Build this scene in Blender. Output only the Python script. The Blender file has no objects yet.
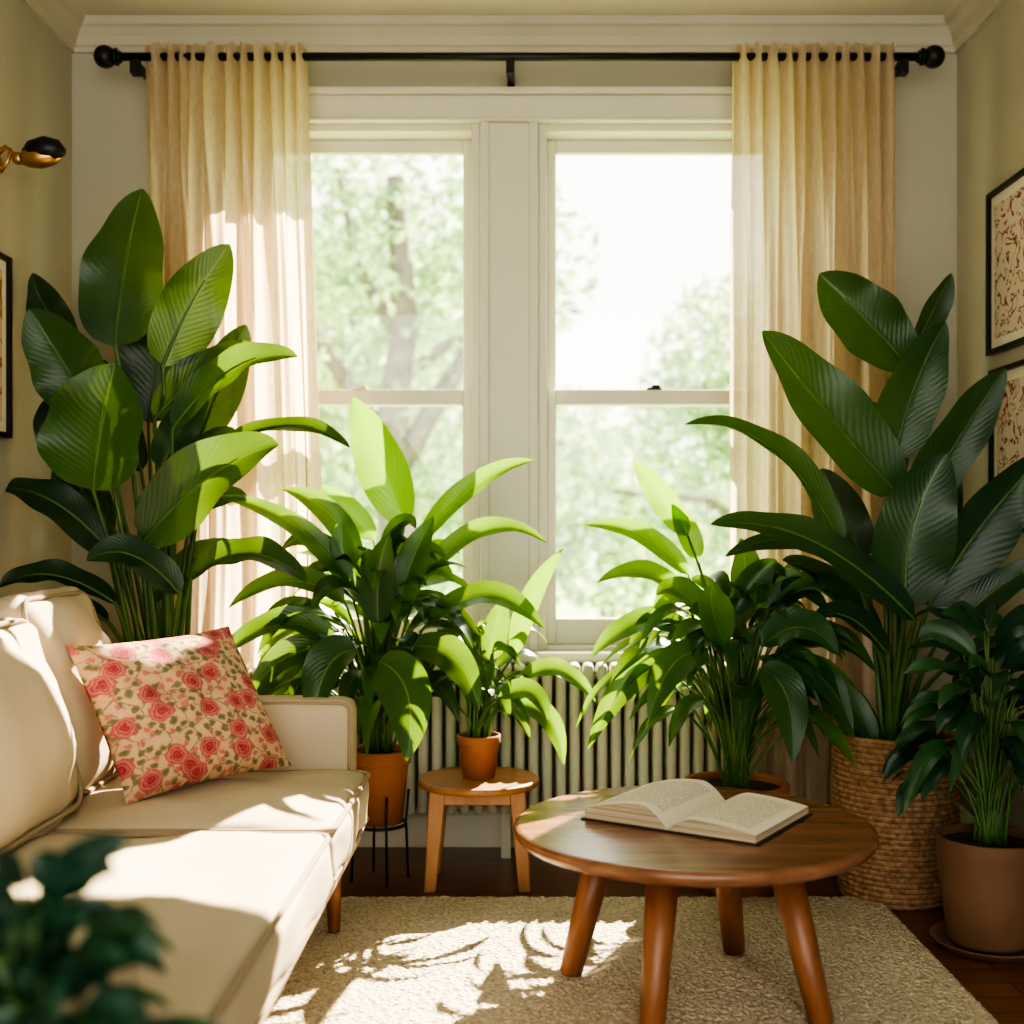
import bpy, math, random
from mathutils import Vector, Matrix, noise, Quaternion
random.seed(7)
D=bpy.data
S=bpy.context.scene
V=Vector
HC=1.026   # eye height (m)

# ------------------------------------------------------------------ helpers
def link(o): S.collection.objects.link(o); return o
def empty(name,loc):
    e=D.objects.new(name,None); e.location=loc; e.empty_display_size=.1; link(e); return e
def mk(name,verts,faces,mat,parent=None,smooth=True,uvs=None,rnd=None):
    me=D.meshes.new(name); me.from_pydata([tuple(v) for v in verts],[],faces); me.update()
    if uvs is not None:
        uvl=me.uv_layers.new(name="UVMap")
        for l in me.loops: uvl.data[l.index].uv=uvs[l.vertex_index]
    if rnd is not None:
        a=me.attributes.new("rnd",'FLOAT','POINT')
        a.data.foreach_set("value",rnd)
    if smooth:
        for p in me.polygons: p.use_smooth=True
    if mat: me.materials.append(mat)
    o=D.objects.new(name,me); link(o)
    if parent:
        o.parent=parent; o.matrix_parent_inverse=Matrix.Translation(-V(parent.location))
    return o
class G:
    def __init__(s): s.v=[];s.f=[];s.uv=[];s.r=[]
    def add(s,v,f,uv=None,r=0.):
        b=len(s.v); s.v+=list(v); s.f+=[tuple(i+b for i in q) for q in f]
        s.uv+= uv if uv else [(0,0)]*len(v); s.r+=[r]*len(v)
    def box(s,x0,x1,y0,y1,z0,z1):
        s.add([V((x,y,z)) for x in(x0,x1) for y in(y0,y1) for z in(z0,z1)],
          [(0,1,3,2),(4,6,7,5),(0,4,5,1),(2,3,7,6),(0,2,6,4),(1,5,7,3)])
    def tube(s,pts,rad,n=8,closed=False,r=0.,caps=True):
        pts=[V(p) for p in pts]; m=len(pts)
        if not isinstance(rad,(list,tuple)): rad=[rad]*m
        vs=[];fs=[];prev=None;uv=[]
        for i in range(m):
            if closed: t=pts[(i+1)%m]-pts[i-1]
            else: t=pts[min(i+1,m-1)]-pts[max(i-1,0)]
            t.normalize()
            if prev is None:
                a=V((0,0,1)) if abs(t.z)<.9 else V((1,0,0))
                u=t.cross(a).normalized()
            else:
                u=(prev-t*prev.dot(t)).normalized()
            prev=u; w=t.cross(u)
            for k in range(n):
                an=2*math.pi*k/n
                vs.append(pts[i]+(u*math.cos(an)+w*math.sin(an))*rad[i]); uv.append((i/m,k/n))
        for i in range(m if closed else m-1):
            j=(i+1)%m
            for k in range(n):
                fs.append((i*n+k,i*n+(k+1)%n,j*n+(k+1)%n,j*n+k))
        if caps and not closed:
            fs.append(tuple(range(n))[::-1]); fs.append(tuple((m-1)*n+k for k in range(n)))
        s.add(vs,fs,uv,r)
    def lathe(s,prof,c,n=48):
        vs=[];fs=[];m=len(prof)
        for (r,z) in prof:
            for k in range(n):
                a=2*math.pi*k/n; vs.append(V((c[0]+r*math.cos(a),c[1]+r*math.sin(a),c[2]+z)))
        for i in range(m-1):
            for k in range(n): fs.append((i*n+k,i*n+(k+1)%n,(i+1)*n+(k+1)%n,(i+1)*n+k))
        fs.append(tuple(range(n))[::-1]); fs.append(tuple((m-1)*n+k for k in range(n)))
        s.add(vs,fs)
    def soft(s,c,h,r,puff=(0,0,0),rot=None,n=14,wr=0.,seed=0):
        # rounded, optionally puffed box ; c centre, h half sizes
        c=V(c);h=V(h); idx={};vs=[];fs=[]
        def vert(p):
            k=tuple(round(a,5) for a in p)
            if k in idx: return idx[k]
            P=V((p[0]*h.x,p[1]*h.y,p[2]*h.z))
            q=V([max(-(h[i]-r),min(h[i]-r,P[i])) for i in range(3)])
            d=P-q
            if d.length>1e-6: P=q+d.normalized()*r
            u=[1-abs(p[i])**2.5 for i in range(3)]
            P.x+=math.copysign(puff[0]*u[1]*u[2]*abs(p[0]),p[0])
            P.y+=math.copysign(puff[1]*u[0]*u[2]*abs(p[1]),p[1])
            P.z+=math.copysign(puff[2]*u[0]*u[1]*abs(p[2]),p[2])
            if wr: P+=noise.noise_vector(P*7+V((seed,seed,0)))*wr+noise.noise_vector(P*18+V((0,seed,3)))*wr*.25
            if rot: P=rot@P
            idx[k]=len(vs); vs.append(P+c); return idx[k]
        g=[-1+2*i/n for i in range(n+1)]
        # cluster toward edges
        g=[math.sin(a*math.pi/2) for a in g]
        for ax in range(3):
            for sg in(-1,1):
                for i in range(n):
                    for j in range(n):
                        q=[]
                        for (a,b) in((i,j),(i+1,j),(i+1,j+1),(i,j+1)):
                            p=[0,0,0]; p[ax]=sg; p[(ax+1)%3]=g[a]; p[(ax+2)%3]=g[b]; q.append(vert(p))
                        fs.append(tuple(q if sg>0 else q[::-1]))
        s.add(vs,fs)
    def out(s,name,mat,parent=None,smooth=True,uv=False):
        return mk(name,s.v,s.f,mat,parent,smooth,s.uv if uv else None,s.r if uv else None)
def bevel(o,w,seg=3):
    m=o.modifiers.new("b",'BEVEL'); m.width=w; m.segments=seg; m.limit_method='ANGLE'; return o
def bez(a,b,c,n):
    return [a*(1-t)**2+b*2*t*(1-t)+c*t*t for t in [i/n for i in range(n+1)]]

# ------------------------------------------------------------------ materials
def mat(name,col=(.8,.8,.8),rough=.6,metal=0,spec=.5):
    m=D.materials.new(name); m.use_nodes=True
    b=m.node_tree.nodes["Principled BSDF"]
    b.inputs['Base Color'].default_value=(*col,1); b.inputs['Roughness'].default_value=rough
    b.inputs['Metallic'].default_value=metal; b.inputs['Specular IOR Level'].default_value=spec
    return m,m.node_tree,b
def N(nt,t,**k):
    n=nt.nodes.new(t)
    for a,b in k.items():
        if a in n.inputs.keys(): n.inputs[a].default_value=b
        else: setattr(n,a,b)
    return n
def ramp(nt,fac,stops,interp='LINEAR'):
    r=nt.nodes.new('ShaderNodeValToRGB'); r.color_ramp.interpolation=interp
    e=r.color_ramp.elements
    while len(e)<len(stops): e.new(.5)
    for i,(p,c) in enumerate(stops): e[i].position=p; e[i].color=(*c,1)
    nt.links.new(fac,r.inputs[0]); return r.outputs[0]
def mth(nt,op,a,b=None,c=None):
    n=nt.nodes.new('ShaderNodeMath'); n.operation=op
    for i,x in enumerate((a,b,c)):
        if x is None: continue
        if isinstance(x,(int,float)): n.inputs[i].default_value=x
        else: nt.links.new(x,n.inputs[i])
    return n.outputs[0]
def coords(nt,scale=(1,1,1),out='Object'):
    t=nt.nodes.new('ShaderNodeTexCoord'); m=nt.nodes.new('ShaderNodeMapping'); m.inputs['Scale'].default_value=scale
    nt.links.new(t.outputs[out],m.inputs[0]); return m.outputs[0]
def bump(nt,b,h,st=.2,dist=.01):
    n=nt.nodes.new('ShaderNodeBump'); n.inputs['Strength'].default_value=st; n.inputs['Distance'].default_value=dist
    nt.links.new(h,n.inputs['Height']); nt.links.new(n.outputs[0],b.inputs['Normal'])
def noisy(name,c1,c2,scale=8,rough=.7,bst=.15,bscale=60,stretch=(1,1,1),bd=.004,metal=0):
    m,nt,b=mat(name,c1,rough,metal)
    v=coords(nt,stretch)
    n=N(nt,'ShaderNodeTexNoise',Scale=scale,Detail=4.0); nt.links.new(v,n.inputs['Vector'])
    nt.links.new(ramp(nt,n.outputs[0],[(.3,c1),(.7,c2)]),b.inputs['Base Color'])
    n2=N(nt,'ShaderNodeTexNoise',Scale=bscale,Detail=3.0); nt.links.new(v,n2.inputs['Vector'])
    bump(nt,b,n2.outputs[0],bst,bd); return m
def wood(name,c1,c2,c3,stretch=(2,14,14),rough=.35):
    m,nt,b=mat(name,c1,rough)
    v=coords(nt,stretch)
    n=N(nt,'ShaderNodeTexNoise',Scale=2.2,Detail=6.0,Distortion=.6); nt.links.new(v,n.inputs['Vector'])
    nt.links.new(ramp(nt,n.outputs[0],[(.25,c1),(.5,c2),(.78,c3)]),b.inputs['Base Color'])
    bump(nt,b,n.outputs[0],.08,.004); return m

WALL=noisy("wall_paint",(.40,.39,.31),(.43,.415,.33),3,.85,.06,120)
CROWN=noisy("crown_paint",(.46,.44,.345),(.49,.465,.365),3,.6,.04,60)
CEIL=noisy("ceiling_paint",(.55,.525,.42),(.57,.545,.44),3,.9,.05,120)
TRIM=noisy("trim_paint",(.66,.64,.52),(.69,.665,.54),3,.4,.03,60)
RADM=noisy("radiator_enamel",(.55,.545,.43),(.59,.585,.47),4,.4,.05,60)
BLACK,_,_=mat("black_iron",(.012,.012,.012),.4,.3)
BRASS,_,_=mat("brass",(.55,.33,.14),.32,1)
TERRA=noisy("terracotta",(.30,.11,.045),(.40,.165,.07),6,.8,.15,70)
CLAY=noisy("brown_clay",(.125,.062,.032),(.19,.098,.052),6,.7,.2,70)
SOIL=noisy("soil",(.02,.013,.008),(.05,.032,.02),40,1,.9,50,bd=.02)
TABLEW=wood("table_wood",(.15,.062,.032),(.22,.098,.052),(.30,.145,.080),(1.5,12,12),.25)
LEGW=wood("leg_wood",(.16,.058,.022),(.24,.092,.038),(.30,.125,.055),(12,12,1.5),.38)
STOOLW=wood("stool_wood",(.26,.12,.045),(.36,.17,.068),(.44,.22,.095),(10,10,2),.4)

# floor planks
FLOOR,nt,b=mat("floor_wood",(.1,.04,.02),.3)
v=coords(nt); br=N(nt,'ShaderNodeTexBrick',Scale=1.0); nt.links.new(v,br.inputs['Vector'])
for k,x in(('Color1',(.14,.055,.026,1)),('Color2',(.20,.083,.04,1)),('Mortar',(.025,.01,.006,1)),('Mortar Size',.0025),('Brick Width',1.1),('Row Height',.085)): br.inputs[k].default_value=x
v2=coords(nt,(2,26,1)); n=N(nt,'ShaderNodeTexNoise',Scale=3.,Detail=6.); nt.links.new(v2,n.inputs['Vector'])
mx=N(nt,'ShaderNodeMix',data_type='RGBA',blend_type='MULTIPLY'); mx.inputs[0].default_value=.8
nt.links.new(br.outputs[0],mx.inputs[6]); nt.links.new(ramp(nt,n.outputs[0],[(.3,(.5,.5,.5)),(.7,(1.3,1.2,1.1))]),mx.inputs[7])
nt.links.new(mx.outputs[2],b.inputs['Base Color']); bump(nt,b,br.outputs['Fac'],-.3,.002)

# upholstery
FAB,nt,b=mat("cream_upholstery",(.6,.47,.32),.95,0,.2)
v=coords(nt); n=N(nt,'ShaderNodeTexNoise',Scale=5.,Detail=4.); nt.links.new(v,n.inputs['Vector'])
nt.links.new(ramp(nt,n.outputs[0],[(.3,(.49,.41,.30)),(.7,(.56,.475,.355))]),b.inputs['Base Color'])
w1=N(nt,'ShaderNodeTexNoise',Scale=350.,Detail=2.); nt.links.new(v,w1.inputs['Vector']); bump(nt,b,w1.outputs[0],.3,.002)
PIPE,_,_=mat("piping",(.35,.275,.19),.9,0,.2)

# rug
RUGM,nt,b=mat("rug_wool",(.6,.52,.4),1,0,.1)
v=coords(nt); n=N(nt,'ShaderNodeTexNoise',Scale=110.,Detail=3.); nt.links.new(v,n.inputs['Vector'])
nt.links.new(ramp(nt,n.outputs[0],[(.30,(.42,.35,.25)),(.60,(.67,.59,.455))]),b.inputs['Base Color'])
bump(nt,b,n.outputs[0],.8,.016)

# curtain
CURT=D.materials.new("linen_curtain"); CURT.use_nodes=True; nt=CURT.node_tree; nt.nodes.clear()
o=N(nt,'ShaderNodeOutputMaterial'); df=N(nt,'ShaderNodeBsdfDiffuse'); tr=N(nt,'ShaderNodeBsdfTranslucent'); ms=N(nt,'ShaderNodeMixShader'); ms.inputs[0].default_value=.56
v=coords(nt,(260,260,30)); n=N(nt,'ShaderNodeTexNoise',Scale=1.,Detail=2.); nt.links.new(v,n.inputs['Vector'])
c=ramp(nt,n.outputs[0],[(.3,(.56,.455,.325)),(.7,(.67,.565,.425))]); nt.links.new(c,df.inputs[0])
c2=ramp(nt,n.outputs[0],[(.3,(.78,.635,.46)),(.7,(.90,.765,.60))]); nt.links.new(c2,tr.inputs[0])
nt.links.new(df.outputs[0],ms.inputs[1]); nt.links.new(tr.outputs[0],ms.inputs[2])
tp=N(nt,'ShaderNodeBsdfTransparent'); ms2=N(nt,'ShaderNodeMixShader'); ms2.inputs[0].default_value=.08
nt.links.new(ms.outputs[0],ms2.inputs[1]); nt.links.new(tp.outputs[0],ms2.inputs[2]); nt.links.new(ms2.outputs[0],o.inputs[0])

# glass
GLASS=D.materials.new("window_glass"); GLASS.use_nodes=True; nt=GLASS.node_tree; nt.nodes.clear()
o=N(nt,'ShaderNodeOutputMaterial'); a=N(nt,'ShaderNodeBsdfTransparent'); g=N(nt,'ShaderNodeBsdfGlossy',Roughness=.02); ms=N(nt,'ShaderNodeMixShader'); ms.inputs[0].default_value=.04
nt.links.new(a.outputs[0],ms.inputs[1]); nt.links.new(g.outputs[0],ms.inputs[2]); nt.links.new(ms.outputs[0],o.inputs[0])

# leaves
def leafmat(name,dark,mid,light,trans,tmix=.3,veins=26,rough=.33,slant=.25,ribc=(.22,.38,.1)):
    m,nt,b=mat(name,mid,rough,0,.5)
    uv=nt.nodes.new('ShaderNodeTexCoord'); sp=nt.nodes.new('ShaderNodeSeparateXYZ'); nt.links.new(uv.outputs['UV'],sp.inputs[0])
    at=nt.nodes.new('ShaderNodeAttribute'); at.attribute_name="rnd"
    av=mth(nt,'ABSOLUTE',sp.outputs[1])
    ns=N(nt,'ShaderNodeTexNoise',Scale=9.,Detail=2.); nt.links.new(coords(nt),ns.inputs['Vector'])
    ph=mth(nt,'MULTIPLY',mth(nt,'ADD',mth(nt,'SUBTRACT',sp.outputs[0],mth(nt,'MULTIPLY',av,slant)),mth(nt,'MULTIPLY',ns.outputs[0],.08)),veins*2*math.pi)
    sn=mth(nt,'SINE',ph)
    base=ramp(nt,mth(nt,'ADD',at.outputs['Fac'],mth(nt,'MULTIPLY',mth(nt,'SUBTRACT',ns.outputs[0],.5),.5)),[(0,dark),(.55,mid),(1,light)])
    mx=N(nt,'ShaderNodeMix',data_type='RGBA',blend_type='MULTIPLY')
    nt.links.new(base,mx.inputs[6]); mx.inputs[0].default_value=1
    nt.links.new(ramp(nt,mth(nt,'MULTIPLY_ADD',sn,.5,.5),[(0,(.92,.92,.92)),(1,(1.05,1.05,1.05))]),mx.inputs[7])
    rib=mth(nt,'LESS_THAN',av,.035)
    m2=N(nt,'ShaderNodeMix',data_type='RGBA'); nt.links.new(mth(nt,'MULTIPLY',rib,.5),m2.inputs[0]); nt.links.new(mx.outputs[2],m2.inputs[6]); m2.inputs[7].default_value=(*ribc,1)
    nt.links.new(m2.outputs[2],b.inputs['Base Color'])
    bump(nt,b,mth(nt,'ADD',mth(nt,'MULTIPLY',sn,.5),mth(nt,'MULTIPLY',rib,2.)),.16,.003)
    tr=N(nt,'ShaderNodeBsdfTranslucent')
    m3=N(nt,'ShaderNodeMix',data_type='RGBA',blend_type='MULTIPLY'); m3.inputs[0].default_value=1
    m3.inputs[7].default_value=(*trans,1)
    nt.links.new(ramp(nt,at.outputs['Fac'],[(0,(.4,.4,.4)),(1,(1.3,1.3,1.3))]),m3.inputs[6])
    nt.links.new(m3.outputs[2],tr.inputs[0])
    ms=N(nt,'ShaderNodeMixShader'); ms.inputs[0].default_value=tmix
    out=nt.nodes['Material Output']
    nt.links.new(b.outputs[0],ms.inputs[1]); nt.links.new(tr.outputs[0],ms.inputs[2]); nt.links.new(ms.outputs[0],out.inputs[0])
    return m
LBIG=leafmat("strelitzia_leaf",(.006,.030,.018),(.018,.066,.028),(.048,.130,.030),(.19,.33,.03),.24,20,.35)
LLILY=leafmat("lily_leaf",(.007,.038,.022),(.018,.078,.028),(.044,.15,.026),(.28,.50,.02),.33,12,.28,.4)
LDARK=leafmat("dark_leaf",(.006,.030,.018),(.018,.066,.030),(.038,.12,.036),(.10,.26,.05),.18,12,.31,.4,(.08,.2,.05))
LFG=leafmat("foreground_leaf",(.006,.028,.018),(.012,.052,.028),(.026,.09,.035),(.06,.17,.05),.15,12,.38,.4,(.04,.1,.04))
STEM=noisy("plant_stem",(.04,.10,.02),(.09,.18,.04),10,.45,.05,60)

# ------------------------------------------------------------------ room shell
XL,XR,YB,ZC=-1.472,1.404,3.9,2.67
Y0=-1.2
WX0,WX1,WZ0,WZ1=-.90,.85,.635,2.35
def boxobj(name,m,*bs,parent=None,bv=0):
    g=G()
    for q in bs: g.box(*q)
    o=g.out(name,m,parent,smooth=False)
    if bv: bevel(o,bv,2)
    return o
boxobj("floor",FLOOR,(XL-.12,XR+.12,Y0,YB+.15,-.1,0))
boxobj("ceiling",CEIL,(XL-.12,XR+.12,Y0,YB+.15,ZC,ZC+.1))
boxobj("wall_left",WALL,(XL-.12,XL,Y0,YB,0,ZC))
boxobj("wall_right",WALL,(XR,XR+.12,Y0,YB,0,ZC))
boxobj("wall_back",WALL,(XL-.12,WX0,YB,YB+.15,0,ZC),(WX1,XR+.12,YB,YB+.15,0,ZC),(WX0,WX1,YB,YB+.15,0,WZ0),(WX0,WX1,YB,YB+.15,WZ1,ZC))
# crown moulding
prof=[(0,2.575),(.010,2.575),(.013,2.590),(.020,2.595),(.030,2.620),(.047,2.642),(.058,2.648),(.062,2.658),(.068,2.67),(0,2.67)]
def sweep(name,a,b,nrm,pr,m,miter=True):
    a=V(a);b=V(b);nrm=V(nrm)
    vs=[a+nrm*p[0]+V((0,0,p[1])) for p in pr]+[b+nrm*p[0]+V((0,0,p[1])) for p in pr]
    n=len(pr); fs=[(i,(i+1)%n,(i+1)%n+n,i+n) for i in range(n)]+[tuple(range(n))[::-1],tuple(range(n,2*n))]
    return mk(name,vs,fs,m,None,False)
sweep("trim_1",(XL,YB,0),(XR,YB,0),(0,-1,0),prof,CROWN)
sweep("trim_2",(XL,Y0,0),(XL,YB,0),(1,0,0),prof,CROWN)
sweep("trim_3",(XR,Y0,0),(XR,YB,0),(-1,0,0),prof,CROWN)
bp=[(0,0),(.018,0),(.018,.10),(.012,.115),(.006,.125),(0,.13)]
sweep("baseboard_back",(XL,YB,0),(XR,YB,0),(0,-1,0),bp,TRIM)
sweep("baseboard_left",(XL,Y0,0),(XL,YB,0),(1,0,0),bp,TRIM)
sweep("baseboard_right",(XR,Y0,0),(XR,YB,0),(-1,0,0),bp,TRIM)
# window casing
boxobj("trim_4",TRIM,(-.99,.94,3.872,3.90,2.355,2.43),(-1.01,.96,3.855,3.90,2.43,2.452),(-1.,.95,3.865,3.90,2.345,2.357),
   (-.98,WX0,3.878,3.90,.60,2.35),(WX1,.93,3.878,3.90,.60,2.35),bv=.004)
boxobj("window_sill",TRIM,(-1.01,.96,3.83,4.0,.60,.635),(-.99,.94,3.875,3.90,.54,.60),bv=.006)
def window(name,x0,x1):
    e=empty(name,((x0+x1)/2,3.97,WZ0))
    z0,z1=WZ0,WZ1; zm=1.458
    fr=.028
    boxobj("frame",TRIM,(x0,x0+fr,3.90,4.04,z0,z1),(x1-fr,x1,3.90,4.04,z0,z1),(x0+fr,x1-fr,3.90,4.04,z1-fr,z1),(x0+fr,x1-fr,3.90,4.04,z0,z0+.015),parent=e,bv=.003)
    a,c=x0+fr,x1-fr; st=.032
    boxobj("upper_sash",TRIM,(a,a+st,3.985,4.015,zm-.02,z1-fr),(c-st,c,3.985,4.015,zm-.02,z1-fr),(a+st,c-st,3.985,4.015,z1-fr-.045,z1-fr),(a+st,c-st,3.985,4.015,zm-.02,zm+.02),parent=e,bv=.004)
    boxobj("lower_sash",TRIM,(a,a+st,3.945,3.98,z0+.015,zm+.03),(c-st,c,3.945,3.98,z0+.015,zm+.03),(a+st,c-st,3.945,3.98,z0+.015,z0+.10),(a+st,c-st,3.945,3.98,zm-.02,zm+.03),parent=e,bv=.004)
    boxobj("upper_glass",GLASS,(a+st,c-st,3.998,4.0,zm+.02,z1-fr-.045),parent=e)
    boxobj("lower_glass",GLASS,(a+st,c-st,3.96,3.962,z0+.10,zm-.02),parent=e)
    xm=(x0+x1)/2-.02
    boxobj("sash_lock",BLACK if x0>0 else TRIM,(xm-.025,xm+.025,3.945,3.975,zm+.03,zm+.037),(xm-.008,xm+.02,3.95,3.965,zm+.037,zm+.047),parent=e,bv=.003)
window("window_1",WX0,-.146)
window("window_2",.043,WX1)
boxobj("window_mullion",TRIM,(-.145,.042,3.90,4.04,WZ0,WZ1),(-.13,.027,3.882,3.90,WZ0,2.345),(-.145,-.115,3.87,3.885,WZ0,2.345),(.012,.042,3.87,3.885,WZ0,2.345),bv=.004)

# ------------------------------------------------------------------ radiator
RA=empty("radiator",(-.06,3.79,0))
g=G()
x=-.92
while x<.80:
    for yy in(3.755,3.82):
        g.soft((x,yy,.375),(.0165,.026,.225),.016,n=6)
    g.soft((x,3.7875,.58),(.0185,.055,.028),.017,n=6)
    g.soft((x,3.7875,.165),(.0185,.055,.028),.017,n=6)
    x+=.043
g.out("ribs",RADM,RA)
g=G()
for xx in(-.9,-.06,.78):
    g.box(xx-.015,xx+.015,3.75,3.83,0,.15)
g.tube([(.80,3.7875,.165),(.86,3.7875,.165),(.875,3.7875,.15),(.875,3.7875,0)],.012)
g.out("feet_and_pipe",RADM,RA,False)

# ------------------------------------------------------------------ curtain rod & curtains
YR=3.70; ZR=2.485
e=empty("curtain_rod",(0,YR,ZR))
g=G(); g.tube([(-1.25,YR,ZR),(1.215,YR,ZR)],.0125,16)
for s_,xx in((-1,-1.25),(1,1.215)):
    for i,(r,o_) in enumerate(((.018,0),(.026,.010),(.018,.018))): g.tube([(xx+s_*(o_-.004),YR,ZR),(xx+s_*(o_+.004),YR,ZR)],r,16)
    g.tube([(xx+s_*(.012+.033*(1-math.cos(a))),YR,ZR) for a in [math.pi*i/12 for i in range(13)]],[.002+.033*math.sin(math.pi*i/12) for i in range(13)],20)
g.out("rod_and_finials",BLACK,e)
g=G()
for xx in(-1.20,-.045,1.165):
    g.box(xx-.010,xx+.010,YR-.014,YB,ZR-.026,ZR-.012); g.box(xx-.012,xx+.012,3.888,YB,ZR-.05,ZR+.02)
    g.box(xx-.013,xx+.013,YR-.018,YR+.018,ZR-.055,ZR-.012)
g.out("brackets",BLACK,e,False)
def curtain(xt0,xt1,xb0,xb1,zb,folds,seed):
    n,m=300,70; vs=[];fs=[]
    zt=ZR+.035
    for j in range(m+1):
        t=j/m; z=zt+(zb-zt)*t
        x0=xt0+(xb0-xt0)*min(1,t*1.3); x1=xt1+(xb1-xt1)*min(1,t*1.3)
        for i in range(n+1):
            s=i/n
            wob=(.9*noise.noise(V((s*3.2,t*1.2,seed)))+.35*noise.noise(V((s*9,t*2.5,seed+7))))*t**.7
            ph=2*math.pi*folds*(s+.055*noise.noise(V((s*4.5,0,seed+3))))
            lo=2*math.pi*folds*.45*(s+.08*noise.noise(V((s*3,0,seed+13))))+1
            k=min(1,max(0,(t-.03)/.35)); k=k*k*(3-2*k)
            amp=.033*(.75+.7*noise.noise(V((s*5,t*1.,seed+9))))
            y=amp*((1-k*.8)*math.sin(ph+wob*2)+k*1.4*math.sin(lo+wob*3)) + .007*math.sin(ph*2.3+wob*6)*k
            if t<.05: y+=.007*math.sin(ph*2.6)*(1-t/.05)
            xx=x0+(x1-x0)*s+.012*math.cos(ph+wob*2)*(.4+t*.6)+.014*k*math.cos(lo+wob*3)*math.sin(math.pi*s)
            vs.append((xx,YR+y-.016*t,z+(.008*math.sin(ph*2.6) if j==0 else 0)))
    w=n+1
    for j in range(m):
        for i in range(n): fs.append((j*w+i,j*w+i+1,(j+1)*w+i+1,(j+1)*w+i))
    return mk("curtain",vs,fs,CURT)
curtain(-1.175,-.675,-1.16,-.62,.60,11,1)
curtain(.635,1.135,.62,1.155,.03,11,5)

# ------------------------------------------------------------------ sofa
e=empty("sofa",(-.93,2.25,0))
g=G()
g.soft((-.925,2.25,.255),(.50,.93,.05),.025,n=8)
g.out("base",FAB,e)
g=G()
g.soft((-1.345,2.25,.49),(.085,.93,.28),.05,n=12,wr=.004); g.out("backrest",FAB,e)
for yy,nm in((3.145,"far_arm"),(1.335,"near_arm")):
    g=G(); g.soft((-.875,yy,.395),(.428,.062,.192),.03,(0,.006,.004),n=16,wr=.004); g.out(nm,FAB,e)
    sgn=-1 if nm=="far_arm" else 1
    pts=[]
    for k in range(31):
        t=k/30
        if t<.7: P=(-1.28+.81*t/.7,.579)
        elif t<.8:
            a=(t-.7)/.1*math.pi/2; P=(-.475+.022*math.sin(a),.557+.022*math.cos(a))
        else: P=(-.453,.557-.33*(t-.8)/.2)
        pts.append((P[0],yy+sgn*.053,P[1]))
    g=G(); g.tube(pts,.0045,6); g.out(nm+"_piping",PIPE,e)
def ringpath(x0,x1,y0,y1,z,r,zf=None):
    p=[]
    for cx,cy,a0 in((x1-r,y1-r,0),(x0+r,y1-r,90),(x0+r,y0+r,180),(x1-r,y0+r,270)):
        for k in range(7):
            a=math.radians(a0+15*k); p.append(V((cx+r*math.cos(a),cy+r*math.sin(a),z)))
    q=[]
    for i in range(len(p)):
        a,b=p[i],p[(i+1)%len(p)]; L=(b-a).length; k=max(1,int(L/.04))
        for j in range(k): q.append(a.lerp(b,j/k))
    return q
for i,(y0,y1) in enumerate(((1.402,2.448),(2.468,3.078))):
    g=G(); g.soft((-.80,(y0+y1)/2,.348),(.405,(y1-y0)/2,.062),.03,(.012,.0,.018),n=26,wr=.012,seed=i*3)
    g.out("seat_cushion_%d"%(i+1),FAB,e)
    g=G(); g.tube(ringpath(-1.20,-.396,y0+.002,y1-.002,.4045,.04),.0065,6,closed=True); g.out("piping_%d"%(i+1),PIPE,e)
    g=G(); g.tube(ringpath(-1.20,-.398,y0+.004,y1-.004,.296,.04),.005,6,closed=True); g.out("lower_piping_%d"%(i+1),PIPE,e)
for i,(y0,y1,zt,xc) in enumerate(((2.64,3.07,.87,-1.09),(2.13,2.63,.83,-1.06),(1.42,2.12,.76,-1.03))):
    R=Matrix.Rotation(math.radians(-17),3,'Y')
    hh=(zt-.40)/2
    g=G(); g.soft((xc-.02,(y0+y1)/2,.40+hh),(.072,(y1-y0)/2-.004,hh),.05,(.05,.0,.016),R,n=24,wr=.018,seed=i*5+2)
    g.out("back_cushion_%d"%(i+1),FAB,e)
    pts=[]
    for p in ringpath(-hh,hh,-(y1-y0)/2,(y1-y0)/2,0,.06):
        q=R@V((.062,p.y*.965,p.x*.965)); pts.append(q+V((xc-.02,(y0+y1)/2,.40+hh)))
    g=G(); g.tube(pts,.0065,6,closed=True); g.out("back_piping_%d"%(i+1),PIPE,e)
g=G()
for (lx,ly) in((-.48,3.02),(-1.34,3.1),(-.48,1.45),(-1.34,1.45)):
    zz=.016 if lx>-1 else 0
    g.tube([(lx,ly,zz),(lx-.005,ly,.215)],[.015,.024],14)
g.out("legs",LEGW,e)

# floral pillow
PIL,nt,b=mat("floral_fabric",(.8,.5,.3),.9,0,.2)
uv=coords(nt,(1,1,1),'UV')
dn=N(nt,'ShaderNodeTexNoise',Scale=26.,Detail=3.); nt.links.new(uv,dn.inputs['Vector'])
mixv=N(nt,'ShaderNodeVectorMath',operation='MULTIPLY_ADD'); nt.links.new(dn.outputs['Color'],mixv.inputs[0]); mixv.inputs[1].default_value=(.05,.05,0); nt.links.new(uv,mixv.inputs[2])
vo=N(nt,'ShaderNodeTexVoronoi',Scale=5.2,Randomness=.9,voronoi_dimensions='2D'); nt.links.new(mixv.outputs[0],vo.inputs['Vector'])
dist=vo.outputs['Distance']
rose=ramp(nt,dist,[(0,(.27,.025,.045)),(.06,(.44,.09,.10)),(.10,(.29,.035,.055)),(.15,(.52,.17,.16)),(.19,(.36,.06,.075)),(.24,(.56,.22,.19)),(.28,(.44,.11,.11))])
vn=N(nt,'ShaderNodeTexVoronoi',Scale=19.,Randomness=.95,voronoi_dimensions='2D'); nt.links.new(mixv.outputs[0],vn.inputs['Vector'])
BASEC=(.58,.37,.235)
leafc=ramp(nt,vn.outputs['Distance'],[(0,(.13,.13,.07)),(.32,(.22,.20,.11)),(.40,BASEC),(1,(.62,.41,.26))])
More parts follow.
